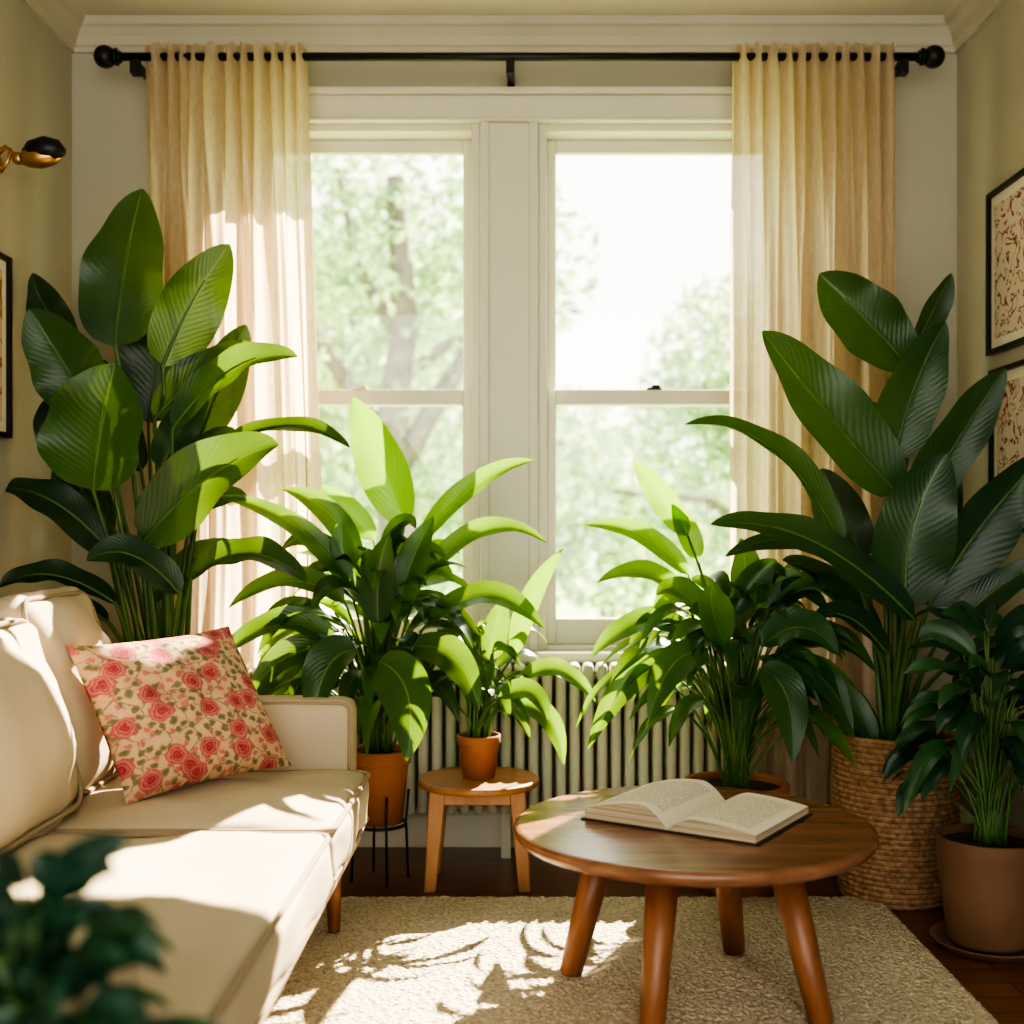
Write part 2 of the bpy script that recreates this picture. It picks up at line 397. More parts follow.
sep=N(nt,'ShaderNodeSeparateColor'); nt.links.new(vn.outputs['Color'],sep.inputs[0])
cr=ramp(nt,sep.outputs[0],[(0,(0,0,0)),(.55,(0,0,0)),(.56,(1,1,1))],'CONSTANT')
m0=N(nt,'ShaderNodeMix',data_type='RGBA'); nt.links.new(cr,m0.inputs[0]); nt.links.new(leafc,m0.inputs[6])
pk=ramp(nt,vn.outputs['Distance'],[(0,(.40,.07,.08)),(.14,(.56,.22,.18)),(.26,(.47,.13,.12)),(.34,BASEC)]); nt.links.new(pk,m0.inputs[7])
vt=N(nt,'ShaderNodeTexVoronoi',Scale=8.,Randomness=1.,voronoi_dimensions='2D',feature='DISTANCE_TO_EDGE'); nt.links.new(mixv.outputs[0],vt.inputs['Vector'])
mv=N(nt,'ShaderNodeMix',data_type='RGBA'); nt.links.new(ramp(nt,vt.outputs['Distance'],[(.015,(.9,.9,.9)),(.035,(0,0,0))]),mv.inputs[0]); nt.links.new(m0.outputs[2],mv.inputs[6]); mv.inputs[7].default_value=(.20,.19,.11,1)
m1=N(nt,'ShaderNodeMix',data_type='RGBA'); nt.links.new(ramp(nt,dist,[(.30,(1,1,1)),(.33,(0,0,0))]),m1.inputs[0]); nt.links.new(mv.outputs[2],m1.inputs[6]); nt.links.new(rose,m1.inputs[7])
nt.links.new(m1.outputs[2],b.inputs['Base Color'])
nn=N(nt,'ShaderNodeTexNoise',Scale=300.); nt.links.new(uv,nn.inputs['Vector']); bump(nt,b,nn.outputs[0],.3,.002)
def pillow(name,BL,BR,TR,TL,th,m):
    BL,BR,TR,TL=map(V,(BL,BR,TR,TL)); n=40
    nr=(BR-BL).cross(TL-BL).normalized()
    vs=[];fs=[];uvs=[]
    for sd in(1,-1):
        for j in range(n+1):
            for i in range(n+1):
                u=-1+2*i/n; w=-1+2*j/n
                pin=.07
                uu=u*(1-pin*(1-w*w)*abs(u)**3); ww=w*(1-pin*(1-u*u)*abs(w)**3)
                a=(uu+1)/2;bb=(ww+1)/2
                P=(BL*(1-a)+BR*a)*(1-bb)+(TL*(1-a)+TR*a)*bb
                h=th*((1-abs(u)**2.2)*(1-abs(w)**2.2))**.55
                h+=(.012*noise.noise(V((u*3,w*3,sd)))+.004*noise.noise(V((u*8,w*8,sd))))*(1-abs(u))*3*(1-abs(w))
                vs.append(P+nr*h*sd); uvs.append((i/n,j/n))
    q=n+1
    for s_ in(0,1):
        o=s_*q*q
        for j in range(n):
            for i in range(n):
                f=(o+j*q+i,o+j*q+i+1,o+(j+1)*q+i+1,o+(j+1)*q+i); fs.append(f if s_==0 else f[::-1])
    return mk(name,vs,fs,m,None,True,uvs)
pillow("floral_throw_pillow",(-.87,2.62,.425),(-.575,2.96,.445),(-.745,3.02,.785),(-1.035,2.70,.765),.085,PIL)

# ------------------------------------------------------------------ rug
n=420;m_=480; vs=[];fs=[]
x0,x1,y0,y1=-.60,.98,1.2,3.326
for j in range(m_+1):
    for i in range(n+1):
        x=x0+(x1-x0)*i/n;y=y0+(y1-y0)*j/m_
        ed=min(i,n-i,j,m_-j)
        z=(.003 if ed==0 else .010 if ed<3 else .014)+.004*noise.noise(V((x*75,y*75,0)))+.002*noise.noise(V((x*150,y*150,4)))
        if ed==0:
            z=.003; x+=.006*noise.noise(V((x*50,y*50,5)));y+=.006*noise.noise(V((x*50,y*50,9)))
        vs.append((x,y,z))
w=n+1
for j in range(m_):
    for i in range(n): fs.append((j*w+i,j*w+i+1,(j+1)*w+i+1,(j+1)*w+i))
mk("area_rug",vs,fs,RUGM)

# ------------------------------------------------------------------ coffee table
cx,cy,ht,r=.367,2.63,.386,.393
e=empty("round_coffee_table",(cx,cy,0))
g=G(); g.lathe([(r-.035,ht-.034),(r-.010,ht-.030),(r-.001,ht-.018),(r,ht-.010),(r-.004,ht-.003),(r-.012,ht),(.01,ht)],(cx,cy,0),96)
o=g.out("top",TABLEW,e)
for p in o.data.polygons: p.use_smooth = len(p.vertices)==4 and abs(p.normal.z)<.99
g=G()
for (bx,by) in((.105,2.73),(.50,2.87),(.254,2.41),(.605,2.45)):
    d=V((bx-cx,by-cy,0)); t=V((cx,cy,0))+d*.70
    g.tube([(bx,by,.018),(bx,by,.022),(t.x,t.y,ht-.03)],[.022,.026,.036],20)
g.tube([(cx-.2,cy+.05,ht-.04),(cx+.2,cy-.02,ht-.04)],.012,8); 
g.out("legs",LEGW,e)

# open book
PAGE,nt,b=mat("printed_page",(.78,.72,.58),.8)
uv=coords(nt,(1,1,1),'UV'); sp=N(nt,'ShaderNodeSeparateXYZ'); nt.links.new(uv,sp.inputs[0])
ln=mth(nt,'LESS_THAN',mth(nt,'FRACT',mth(nt,'MULTIPLY',sp.outputs[1],26.)),.5)
tn=N(nt,'ShaderNodeTexNoise',Scale=1.,Detail=1.); mp=coords(nt,(60,26,1),'UV'); nt.links.new(mp,tn.inputs['Vector'])
tx=mth(nt,'MULTIPLY',ln,mth(nt,'GREATER_THAN',tn.outputs[0],.42))
inx=mth(nt,'MULTIPLY',mth(nt,'GREATER_THAN',sp.outputs[0],.13),mth(nt,'LESS_THAN',sp.outputs[0],.87))
iny=mth(nt,'MULTIPLY',mth(nt,'GREATER_THAN',sp.outputs[1],.1),mth(nt,'LESS_THAN',sp.outputs[1],.9))
tx=mth(nt,'MULTIPLY',mth(nt,'MULTIPLY',tx,.55),mth(nt,'MULTIPLY',inx,iny))
mm=N(nt,'ShaderNodeMix',data_type='RGBA'); nt.links.new(tx,mm.inputs[0]); mm.inputs[6].default_value=(.74,.69,.57,1); mm.inputs[7].default_value=(.14,.12,.09,1)
nt.links.new(mm.outputs[2],b.inputs['Base Color'])
EDGE,nt,b=mat("page_edges",(.7,.62,.46),.9)
v=coords(nt,(1,1,400)); n_=N(nt,'ShaderNodeTexNoise',Scale=1.); nt.links.new(v,n_.inputs['Vector'])
nt.links.new(ramp(nt,n_.outputs[0],[(.35,(.25,.19,.12)),(.6,(.62,.53,.38))]),b.inputs['Base Color'])
COV,_,_=mat("book_cover",(.03,.02,.015),.6)
bc=V((.385,2.675,ht)); e=empty("open_book",bc)
A=math.radians(-33); ux=V((math.cos(A),math.sin(A),0)); uy=V((-math.sin(A),math.cos(A),0)); pw,pl=.20,.31
def bpnt(a,b_,z): return bc+ux*a+uy*b_+V((0,0,z))
for sd,hh in((-1,.038),(1,.026)):
    nn_=24
    prof=[]
    for i in range(nn_+1):
        t=i/nn_
        z=.006+hh*(math.sin(min(1,t*3.2)*math.pi/2)**1.0)*(1-.5*t**2)+(.008 if sd<0 else .003)*math.sin(t*3.1)
        prof.append((t*pw*sd,z))
    vs=[];fs=[];uvs=[]
    for j in range(9):
        bb=-pl/2+pl*j/8
        for i,(a,z) in enumerate(prof):
            vs.append(bpnt(a,bb,z)); uvs.append((i/nn_,j/8))
    w=nn_+1
    for j in range(8):
        for i in range(nn_):
            f=(j*w+i,j*w+i+1,(j+1)*w+i+1,(j+1)*w+i); fs.append(f if sd>0 else f[::-1])
    mk("page_%s"%('left' if sd<0 else 'right'),vs,fs,PAGE,e,True,uvs)
    vs=[];fs=[]
    for bb in(-pl/2,pl/2):
        b0=len(vs)
        for a,z in prof: vs.append(bpnt(a,bb,z-.0004)); vs.append(bpnt(a,bb,.004))
        for i in range(nn_): fs.append((b0+2*i,b0+2*i+1,b0+2*i+3,b0+2*i+2))
    k=2*nn_; k2=k+2*(nn_+1)
    fs.append((k,k+1,k2+1,k2))
    mk("page_block_%s"%('left' if sd<0 else 'right'),vs,fs,EDGE,e,False)
vs=[bpnt(a,b_,z) for z in(.0005,.004) for (a,b_) in((-pw-.008,-pl/2-.006),(pw+.008,-pl/2-.006),(pw+.008,pl/2+.006),(-pw-.008,pl/2+.006))]
mk("cover",vs,[(3,2,1,0),(4,5,6,7),(0,1,5,4),(1,2,6,5),(2,3,7,6),(3,0,4,7)],COV,e,False)

# ------------------------------------------------------------------ stool
sx,sy,sh=-.135,3.50,.305
e=empty("wooden_plant_stool",(sx,sy,0))
g=G(); g.lathe([(.15,sh-.024),(.172,sh-.020),(.177,sh-.012),(.177,sh-.004),(.172,sh),(.01,sh)],(sx,sy,0),64); o=g.out("seat",STOOLW,e)
for p in o.data.polygons: p.use_smooth=abs(p.normal.z)<.99
g=G()
for a in(45,135,225,315):
    a=math.radians(a); c_,s_=math.cos(a),math.sin(a)
    p0=V((sx+.19*c_,sy+.13*s_,0)); p1=V((sx+.16*c_,sy+.115*s_,sh-.02))
    vs=[];
    for P,w in((p0,.017),(p1,.023)):
        vs+= [P+V((-w,-w,0)),P+V((w,-w,0)),P+V((w,w,0)),P+V((-w,w,0))]
    g.add(vs,[(3,2,1,0),(4,5,6,7),(0,1,5,4),(1,2,6,5),(2,3,7,6),(3,0,4,7)])
g.box(sx-.11,sx+.11,sy-.10,sy-.08,sh-.06,sh-.022); g.box(sx-.11,sx+.11,sy+.08,sy+.10,sh-.06,sh-.022)
bevel(g.out("legs",STOOLW,e,False),.004)

# ------------------------------------------------------------------ pots
def pot(parent,c,r,h,m,taper=.72,rim=True,saucer=False,name="pot"):
    g=G(); rb=r*taper
    z0=.014 if saucer else 0
    if saucer: g.lathe([(rb*1.15,0),(rb*1.4,.022),(rb*1.43,.026),(rb*1.38,.026),(rb*1.1,.010),(.01,.010)],c)
    if rim: pr=[(rb,z0),(r*.93,h*.80),(r*.94,h*.81),(r,h*.815),(r*1.01,h*.83),(r*1.01,h-.004),(r*.985,h),(r*.93,h),(r*.91,h-.01),(r*.9,h-.03),(.01,h-.031)]
    else: pr=[(rb*.94,z0),(rb,z0+.01),(r*.97,h*.75),(r,h*.97),(r*.99,h),(r*.94,h),(r*.92,h-.03),(.01,h-.031)]
    g.lathe(pr,c)
    g.out(name,m,parent)
    g=G(); n=20; vs=[V((c[0],c[1],c[2]+h-.018))]
    fs=[]
    for k in range(1,5):
        for i in range(n):
            a=2*math.pi*i/n; rr=r*.92*k/4
            vs.append(V((c[0]+rr*math.cos(a),c[1]+rr*math.sin(a),c[2]+h-.02+.006*noise.noise(V((k,i,3))))))
    for i in range(n): fs.append((0,1+i,1+(i+1)%n))
    for k in range(3):
        for i in range(n): fs.append((1+k*n+i,1+(k+1)*n+i,1+(k+1)*n+(i+1)%n,1+k*n+(i+1)%n))
    g.add(vs,fs); g.out("soil",SOIL,parent)

# ------------------------------------------------------------------ leaf builder
def soft_lim(v,lo,hi,k=.05):
    # ease a coordinate so foliage presses up against a wall instead of through it
    if v>hi-k: v=hi-k*math.exp(-(v-hi+k)/k)
    if v<lo+k: v=lo+k*math.exp(-(lo+k-v)/k)
    return v
def leaf(g,B,C,T,w,nh,fold=.25,rip=.04,a=.5,b=.7,nu=16,nv=8,rnd=None,twist=0.,ymax=3.63):
    B=V(B);C=V(C);T=V(T);nh=V(nh).normalized(); T=T+(T-C)*.08
    pk=a/(a+b); mxv=pk**a*(1-pk)**b
    if rnd is None: rnd=random.random()
    vs=[];uvs=[];fs=[]; ph=random.random()*6.28; fr=random.uniform(9,17); ph2=random.random()*6.28
    asym=random.uniform(-.12,.12); fa=random.uniform(.6,1.4); fb=random.uniform(.6,1.4)
    pts=bez(B,C,T,nu)
    for i in range(nu+1):
        t=i/nu; tg=(pts[min(i+1,nu)]-pts[max(i-1,0)]).normalized()
        sd=tg.cross(nh)
        if sd.length<.05: sd=tg.cross(V((.3,.2,1)))
        sd.normalize(); 
        if twist: sd=Quaternion(tg,twist*(t-.3))@sd
        nm=sd.cross(tg).normalized()
        ww=w*.5*(max(t,.0)**a*(1-t)**b)/mxv if 0<t<1 else w*.02
        for k in range(nv+1):
            vv=-1+2*k/nv; av=abs(vv); ff=fold*(fa if vv>0 else fb)
            off=sd*vv*ww*(1-.25*ff*av)*(1+asym*(1 if vv>0 else -1))+nm*(ff*av**1.3*ww)+nm*(rip*w*math.sin(t*fr+(ph if vv>0 else ph2))*av*av*math.sin(math.pi*t))
            P=pts[i]+off
            P.x=soft_lim(P.x,XL+.012,XR-.03); P.y=min(P.y,soft_lim(P.y,-9,ymax,.03))
            vs.append(P); uvs.append((t,vv))
    q=nv+1
    for i in range(nu):
        for k in range(nv): fs.append((i*q+k,i*q+k+1,(i+1)*q+k+1,(i+1)*q+k))
    g.add(vs,fs,uvs,rnd)

class PixelPlane:
    """leaf points traced as image pixels, back-projected to a plane at depth y; centre on the view axis, `u` metres per pixel"""
    def __init__(s,d): s.d=d; s.u=d/1200
    def p(s,x,z,dy=0): return V(((x-525)*s.u, s.d+dy, HC+(530-z)*s.u))

def bigplant(name,d,root,rz,leaves,potf):
    E=PixelPlane(d); L=G();St=G()
    e=empty(name,(root[0],root[1],0))
    for q in leaves:
        bx,bz,tx,tz,w,ax,az,dB,dT,nh,fold,rn=q
        B=E.p(bx,bz,dB);T=E.p(tx,tz,dT); C=(B+T)/2+V((ax*E.u,0,-az*E.u))
        leaf(L,B,C,T,w*E.u,nh,fold,.065,.42,.66,26,12,rn,random.uniform(-.6,.6))
        R=V((root[0]+(B.x-root[0])*.12+random.uniform(-.03,.03),root[1]+random.uniform(-.04,.04),rz))
        mid=V((R.x+(B.x-R.x)*.35,R.y+(B.y-R.y)*.4,R.z+(B.z-R.z)*.62))
        pts=bez(R,mid,B,14)
        pts+= bez(B,C,T,10)[1:8]
        rad=[.011-.0055*i/14 for i in range(15)]+[.005-.0006*i for i in range(7)]
        for P in pts: P.x=soft_lim(P.x,XL+.02,XR-.04); P.y=min(P.y,3.62)
        St.tube(pts,rad,7)
    potf(e)
    L.out("leaves",LBIG,e,True,True); St.out("stems",STEM,e)
    return e
left=[ # bx,bz,tx,tz,w,archx,archz (image pixels),dyB,dyT,normal,fold,rnd
(118,348,135,190,86,-8,0,-.02,.05,(.1,-1,.2),.15,.6),
(168,368,228,250,66,-6,-8,-.05,-.02,(.35,-1,.1),.25,.85),
(110,428,52,322,76,-2,-6,-.08,-.14,(-.2,-1,.2),.3,.7),
(112,492,138,378,110,-6,0,-.15,-.20,(-.1,-1,.15),.3,.9),
(160,420,256,350,46,0,-22,-.05,-.05,(.1,-.8,.7),.3,.5),
(185,432,306,366,42,0,-46,-.12,-.20,(.2,-1,.6),.3,.7),
(163,540,292,452,74,8,-36,-.18,-.25,(.2,-1,.45),.3,.5),
(215,452,354,448,26,20,-44,-.05,-.15,(.1,-.8,.9),.35,.3),
(130,562,12,490,44,-10,-48,-.08,-.10,(-.1,-.7,.8),.3,.15),
(128,602,28,582,38,-10,-38,-.10,-.18,(0,-.6,.9),.3,.15),
(72,350,22,272,44,-12,-10,.02,.05,(.2,-1,0),.25,.15),
(200,590,128,556,40,-6,-40,-.2,-.3,(0,-.8,.8),.3,.25),
(205,575,322,574,40,6,-46,-.15,-.3,(0,-.8,.8),.3,.45),
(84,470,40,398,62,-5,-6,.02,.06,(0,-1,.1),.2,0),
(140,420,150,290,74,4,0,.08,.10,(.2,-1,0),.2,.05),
(195,440,240,326,54,0,-6,.04,.05,(.3,-1,.1),.25,.4),
(150,530,200,470,50,0,-10,-.02,-.05,(.1,-1,.3),.3,.3),
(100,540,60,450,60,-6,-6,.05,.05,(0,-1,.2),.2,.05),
(175,500,232,430,46,0,-12,.02,0,(.2,-1,.2),.3,.2),
(150,600,235,545,36,6,-26,0,0,(.1,-.9,.5),.3,.25),
(120,620,60,610,30,-6,-30,-.1,-.2,(0,-.6,.9),.3,.1),
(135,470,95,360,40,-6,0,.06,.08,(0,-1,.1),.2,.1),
(190,520,250,500,30,6,-24,.0,-.05,(0,-.8,.6),.3,.2),
(170,470,215,400,40,-4,-10,-.08,-.1,(.3,-1,.3),.3,.35),
]
def potL(e): pot(e,(-1.03,3.47,0),.17,.34,TERRA)
bigplant("bird_of_paradise_plant",3.45,(-1.03,3.47),.31,left,potL)

BASK,nt,b=mat("woven_seagrass",(.4,.24,.11),.85)
v=coords(nt,(60,60,60)); n_=N(nt,'ShaderNodeTexNoise',Scale=1.,Detail=3.); nt.links.new(v,n_.inputs['Vector'])
vz=coords(nt,(1,1,1)); spz=N(nt,'ShaderNodeSeparateXYZ'); nt.links.new(vz,spz.inputs[0])
gap=mth(nt,'ABSOLUTE',mth(nt,'SINE',mth(nt,'MULTIPLY',spz.outputs[2],math.pi*30/.45)))
mb=N(nt,'ShaderNodeMix',data_type='RGBA',blend_type='MULTIPLY'); mb.inputs[0].default_value=1
nt.links.new(ramp(nt,n_.outputs[0],[(.3,(.18,.095,.045)),(.7,(.41,.25,.13))]),mb.inputs[6]); nt.links.new(ramp(nt,gap,[(0,(.45,.4,.38)),(.5,(1,1,1))]),mb.inputs[7])
nt.links.new(mb.outputs[2],b.inputs['Base Color']); bump(nt,b,n_.outputs[0],.4,.004)
def basket(e):
    cx,cy,h=1.04,3.38,.45; n=300;rows=30; sub=4; vs=[];fs=[]
    for j in range(rows*sub+1):
        t=j/(rows*sub); z=h*t
        r0=.146+.024*math.sin(t*2.4)
        row=j//sub; fr=(j%sub)/sub
        prf=math.sin(math.pi*fr)
        for k in range(n):
            a=2*math.pi*k/n
            r=r0+.007*prf*(.35+.65*abs(math.sin(a*30+(math.pi/2)*(row%2))))
            vs.append((cx+r*math.cos(a),cy+r*math.sin(a),z))
    for j in range(rows*sub):
        for k in range(n): fs.append((j*n+k,j*n+(k+1)%n,(j+1)*n+(k+1)%n,(j+1)*n+k))
    mk("basket",vs,fs,BASK,e)
    g=G(); g.tube([(cx+.164*math.cos(2*math.pi*i/60),cy+.164*math.sin(2*math.pi*i/60),h) for i in range(60)],.011,8,closed=True); g.out("basket_rim",BASK,e)
    g=G(); g.lathe([(.14,0.003),(.14,.01),(.150,h-.04),(.01,h-.035)],(cx,cy,0),32); g.out("soil",SOIL,e)
right=[
(905,366,818,280,74,-6,-12,-.02,-.05,(-.2,-1,.25),.25,.5),
(915,352,950,276,34,2,-4,.02,0,(.3,-1,0),.3,.3),
(886,462,928,334,64,-10,-8,-.08,-.12,(.1,-1,.1),.25,.45),
(884,494,752,348,72,-18,-14,-.12,-.2,(-.3,-1,.35),.25,.45),
(903,520,988,378,56,6,-14,-.05,-.10,(.3,-1,.2),.3,.45),
(884,604,914,464,80,-24,-10,-.2,-.24,(-.2,-1,.25),.3,.45),
(914,604,1018,462,66,10,-40,-.12,-.18,(.3,-1,.45),.3,.35),
(828,545,680,432,36,14,-66,-.15,-.25,(-.1,-.8,.8),.35,.4),
(890,614,700,524,48,-8,-58,-.22,-.32,(-.1,-.8,.8),.3,.35),
(914,634,1012,558,34,12,-28,-.2,-.25,(.1,-.8,.6),.3,.25),
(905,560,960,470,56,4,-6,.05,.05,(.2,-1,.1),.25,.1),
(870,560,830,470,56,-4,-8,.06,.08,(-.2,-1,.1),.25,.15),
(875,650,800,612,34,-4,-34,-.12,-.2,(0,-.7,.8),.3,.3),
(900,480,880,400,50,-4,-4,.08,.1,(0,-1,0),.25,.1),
(880,640,782,560,36,-4,-34,.0,-.05,(-.1,-.8,.7),.3,.2),
(920,660,985,640,26,6,-20,-.2,-.25,(.1,-.8,.6),.3,.1),
(880,590,722,552,30,-8,-60,-.05,-.15,(-.1,-.8,.8),.3,.25),
]
bigplant("bird_of_paradise_plant",3.40,(1.04,3.38),.42,right,basket)

def lily(name,c,rz,n,hmin,hmax,spread,llen,lw,extra,potf,m=LLILY,d=None,ymax=3.63,xlim=None,yf=.7,droop=.55,smin=0,rn=None,aprof=(.55,.9),stemr=.005,zmin=0.):
    e=empty(name,(c[0],c[1],0)); L=G();St=G()
    for i in range(n):
        phi=random.uniform(0,2*math.pi) if i%3 else random.uniform(math.pi,2*math.pi)
        q=(i+.5)/n
        rad=spread*(smin+(1-smin)*q**.65)*random.uniform(.7,1.15)
        h=hmax-(hmax-hmin)*q**1.1+random.uniform(-.07,.07)
        dr=V((math.cos(phi),math.sin(phi)*yf,0))
        B=V((c[0],c[1],0))+dr*rad*.5; B.z=h
        ll=llen*random.uniform(.6,1.25)
        out_=.72+.28*q
        T=B+dr*ll*out_+V((0,0,ll*(.38-1.1*q)*random.uniform(.6,1.3)))
        T.y=min(T.y,ymax);B.y=min(B.y,ymax-.03); T.z=max(T.z,zmin+random.uniform(0,.04))
        if xlim: T.x=max(xlim[0],min(xlim[1],T.x))
        C=(B+T)/2+V((0,0,ll*droop*random.uniform(.4,.9)))+dr*ll*.12; C.y=min(C.y,ymax)
        nh=V((dr.x*.3,dr.y*.3-.45,1)) if q>.12 else V((dr.x*.6,-.8,.4))
        leaf(L,B,C,T,lw*random.uniform(.6,1.2),nh,.3,.05,aprof[0],aprof[1],14,6,random.random()**1.1 if rn is None else random.uniform(*rn),random.uniform(-1.3,1.3))
        R=V((c[0]+random.uniform(-.3,.3)*.1,c[1]+random.uniform(-.3,.3)*.1,rz))
        mid=V((R.x+(B.x-R.x)*.25,R.y+(B.y-R.y)*.25,R.z+(B.z-R.z)*.7))
        St.tube(bez(R,mid,B,8),[stemr*(1-.05*k) for k in range(9)],5)
    if extra:
        E=PixelPlane(d)
        for q in extra:
            bx,bz,tx,tz,w,ax,az,dB,dT,nh,fold,rr=q
            B=E.p(bx,bz,dB);T=E.p(tx,tz,dT); C=(B+T)/2+V((ax*E.u,0,-az*E.u))
            leaf(L,B,C,T,w*E.u,nh,fold,.04,.5,.8,18,8,rr,random.uniform(-.4,.4))
            R=V((c[0]+random.uniform(-.02,.02),c[1]+random.uniform(-.02,.02),rz))
            mid=V((R.x+(B.x-R.x)*.3,R.y+(B.y-R.y)*.4,R.z+(B.z-R.z)*.65))
            St.tube(bez(R,mid,B,10),[.0055-.0002*k for k in range(11)],6)
    potf(e)
    L.out("leaves",m,e,True,True); St.out("stems",STEM,e)
    return e
# left-centre plant on metal stand
def potA(e):
    c=(-.425,3.52,.17); pot(e,c,.09,.215,TERRA)
    g=G()
    for a in(20,110,200,290):
        a=math.radians(a); g.tube([(c[0]+.085*math.cos(a),c[1]+.085*math.sin(a),0),(c[0]+.078*math.cos(a),c[1]+.078*math.sin(a),.17),(c[0]+.086*math.cos(a),c[1]+.086*math.sin(a),.26)],.004,6)
    g.tube([(c[0]+.075*math.cos(2*math.pi*i/24),c[1]+.075*math.sin(2*math.pi*i/24),.165) for i in range(24)],.005,6,closed=True)
    g.out("metal_stand",BLACK,e)
exA=[
(402,525,350,398,56,-2,-10,.08,.10,(-.2,-1,.1),.25,1.0),
(418,545,530,462,26,0,-34,.0,-.05,(.1,-.9,.6),.35,.75),
(425,575,542,540,28,6,-56,-.05,-.1,(.1,-.8,.8),.35,.6),
(365,600,232,498,28,10,-44,-.05,-.12,(-.1,-.8,.8),.35,.7),
(360,560,285,490,30,8,-28,0,0,(0,-.9,.6),.35,.55),
(372,540,320,486,28,0,-8,.05,.05,(0,-1,.3),.3,1.),
(340,640,232,660,38,0,-60,-.1,-.2,(0,-.7,.8),.35,.45),
(350,600,250,600,32,0,-44,-.1,-.2,(0,-.7,.8),.35,.6),
(400,610,435,520,36,-6,-6,-.1,-.12,(0,-1,.3),.3,.5),
(385,620,396,536,36,-10,-6,-.15,-.2,(0,-1,.3),.3,.35),
(430,620,540,620,34,8,-56,-.1,-.15,(0,-.7,.8),.3,.6),
(392,650,422,728,52,26,-26,-.3,-.42,(0,-1,.5),.3,.5),
(370,640,336,700,42,-16,-30,-.28,-.36,(0,-1,.5),.3,.35),
(420,640,482,690,38,16,-34,-.2,-.3,(0,-1,.6),.3,.4),
(350,580,345,520,26,-6,-10,-.05,-.05,(0,-1,.3),.3,.8),
(350,650,262,690,36,-8,-44,-.12,-.2,(0,-.8,.7),.3,.4),
]
lily("potted_peace_lily",(-.425,3.52),.36,100,.54,.90,.41,.28,.074,exA,potA,d=3.5,xlim=(-.9,.06),zmin=.40)
def potB(e): pot(e,(-.135,3.50,sh),.064,.125,TERRA)
exB=[(515,655,560,552,24,-14,-8,0,-.02,(.2,-1,.3),.3,1.),
(520,680,592,696,26,4,-38,-.02,-.05,(0,-.7,.8),.3,.9),
(510,700,562,752,26,20,-34,-.1,-.12,(0,-.8,.7),.3,.8),
(500,690,545,706,26,14,-26,-.14,-.2,(0,-.8,.7),.3,.6),
(490,660,505,600,30,-4,-6,0,0,(0,-1,.3),.3,.6)]
lily("potted_peace_lily",(-.135,3.50),sh+.11,34,.54,.72,.22,.17,.050,exB,potB,d=3.5,xlim=(-.38,.2),zmin=.45)
def potC(e): pot(e,(.60,3.42,0),.15,.31,TERRA)
exC=[
(690,536,637,460,30,-2,-8,.05,.06,(-.3,-1,.2),.25,1.),
(690,575,588,524,28,6,-30,.03,0,(-.1,-.8,.7),.35,.9),
(685,600,600,580,28,4,-34,0,-.05,(0,-.8,.8),.35,.9),
(700,560,675,505,26,0,-6,.05,.05,(0,-1,.3),.3,.9),
(740,600,736,540,34,6,-6,-.05,-.08,(0,-1,.3),.3,.6),
(716,640,700,580,38,-14,-16,-.15,-.25,(0,-1,.4),.3,.6),
(765,610,850,600,34,0,-40,-.05,-.1,(0,-.8,.8),.3,.45),
(780,680,862,740,38,20,-40,-.1,-.15,(0,-.8,.7),.3,.35),
(690,660,588,732,34,-14,-54,-.1,-.15,(0,-.8,.7),.3,.65),
(760,640,800,560,34,8,-10,.05,.05,(.1,-1,.3),.3,.4),
(705,620,650,590,34,-6,-30,-.12,-.2,(0,-.8,.7),.3,.7),
(690,630,592,650,34,-8,-40,-.05,-.1,(0,-.8,.8),.3,.7),
(790,640,862,664,34,4,-34,-.05,-.1,(0,-.8,.8),.3,.4),
(730,610,768,560,34,0,-16,-.08,-.1,(.1,-1,.4),.3,.6),
(750,640,810,640,38,6,-40,-.18,-.28,(0,-.8,.7),.3,.5),
(745,660,768,735,42,20,-30,-.22,-.32,(0,-.9,.6),.3,.5),
(700,650,640,700,38,-10,-44,-.16,-.28,(0,-.8,.7),.3,.6),
(760,660,826,710,38,14,-40,-.16,-.26,(0,-.8,.7),.3,.4),
]
lily("potted_peace_lily",(.60,3.42),.28,88,.55,.82,.46,.23,.070,exC,potC,d=3.42,xlim=(.15,1.0),zmin=.40,rn=(.15,1.))
def potD(e): pot(e,(1.14,2.95,0),.125,.275,CLAY,.78,False,True)
lily("potted_houseplant",(1.14,2.95),.25,80,.44,.73,.29,.17,.058,None,potD,m=LDARK,ymax=3.15,xlim=(.90,1.36),rn=(.2,1.),droop=.45,yf=.8,stemr=.0035,zmin=.33)
def potE(e):
    c=(-.43,1.05); pot(e,(c[0],c[1],.32),.10,.20,CLAY)
    g=G(); g.lathe([(.12,0),(.12,.02),(.03,.04),(.025,.27),(.05,.29),(.115,.30),(.12,.305),(.12,.318),(.01,.32)],(c[0],c[1],0),40); g.out("pedestal",LEGW,e)
lily("potted_houseplant",(-.43,1.05),.50,190,.48,.672,.22,.085,.034,None,potE,m=LFG,ymax=1.25,yf=.6,droop=.4,rn=(0,.9),stemr=.003)

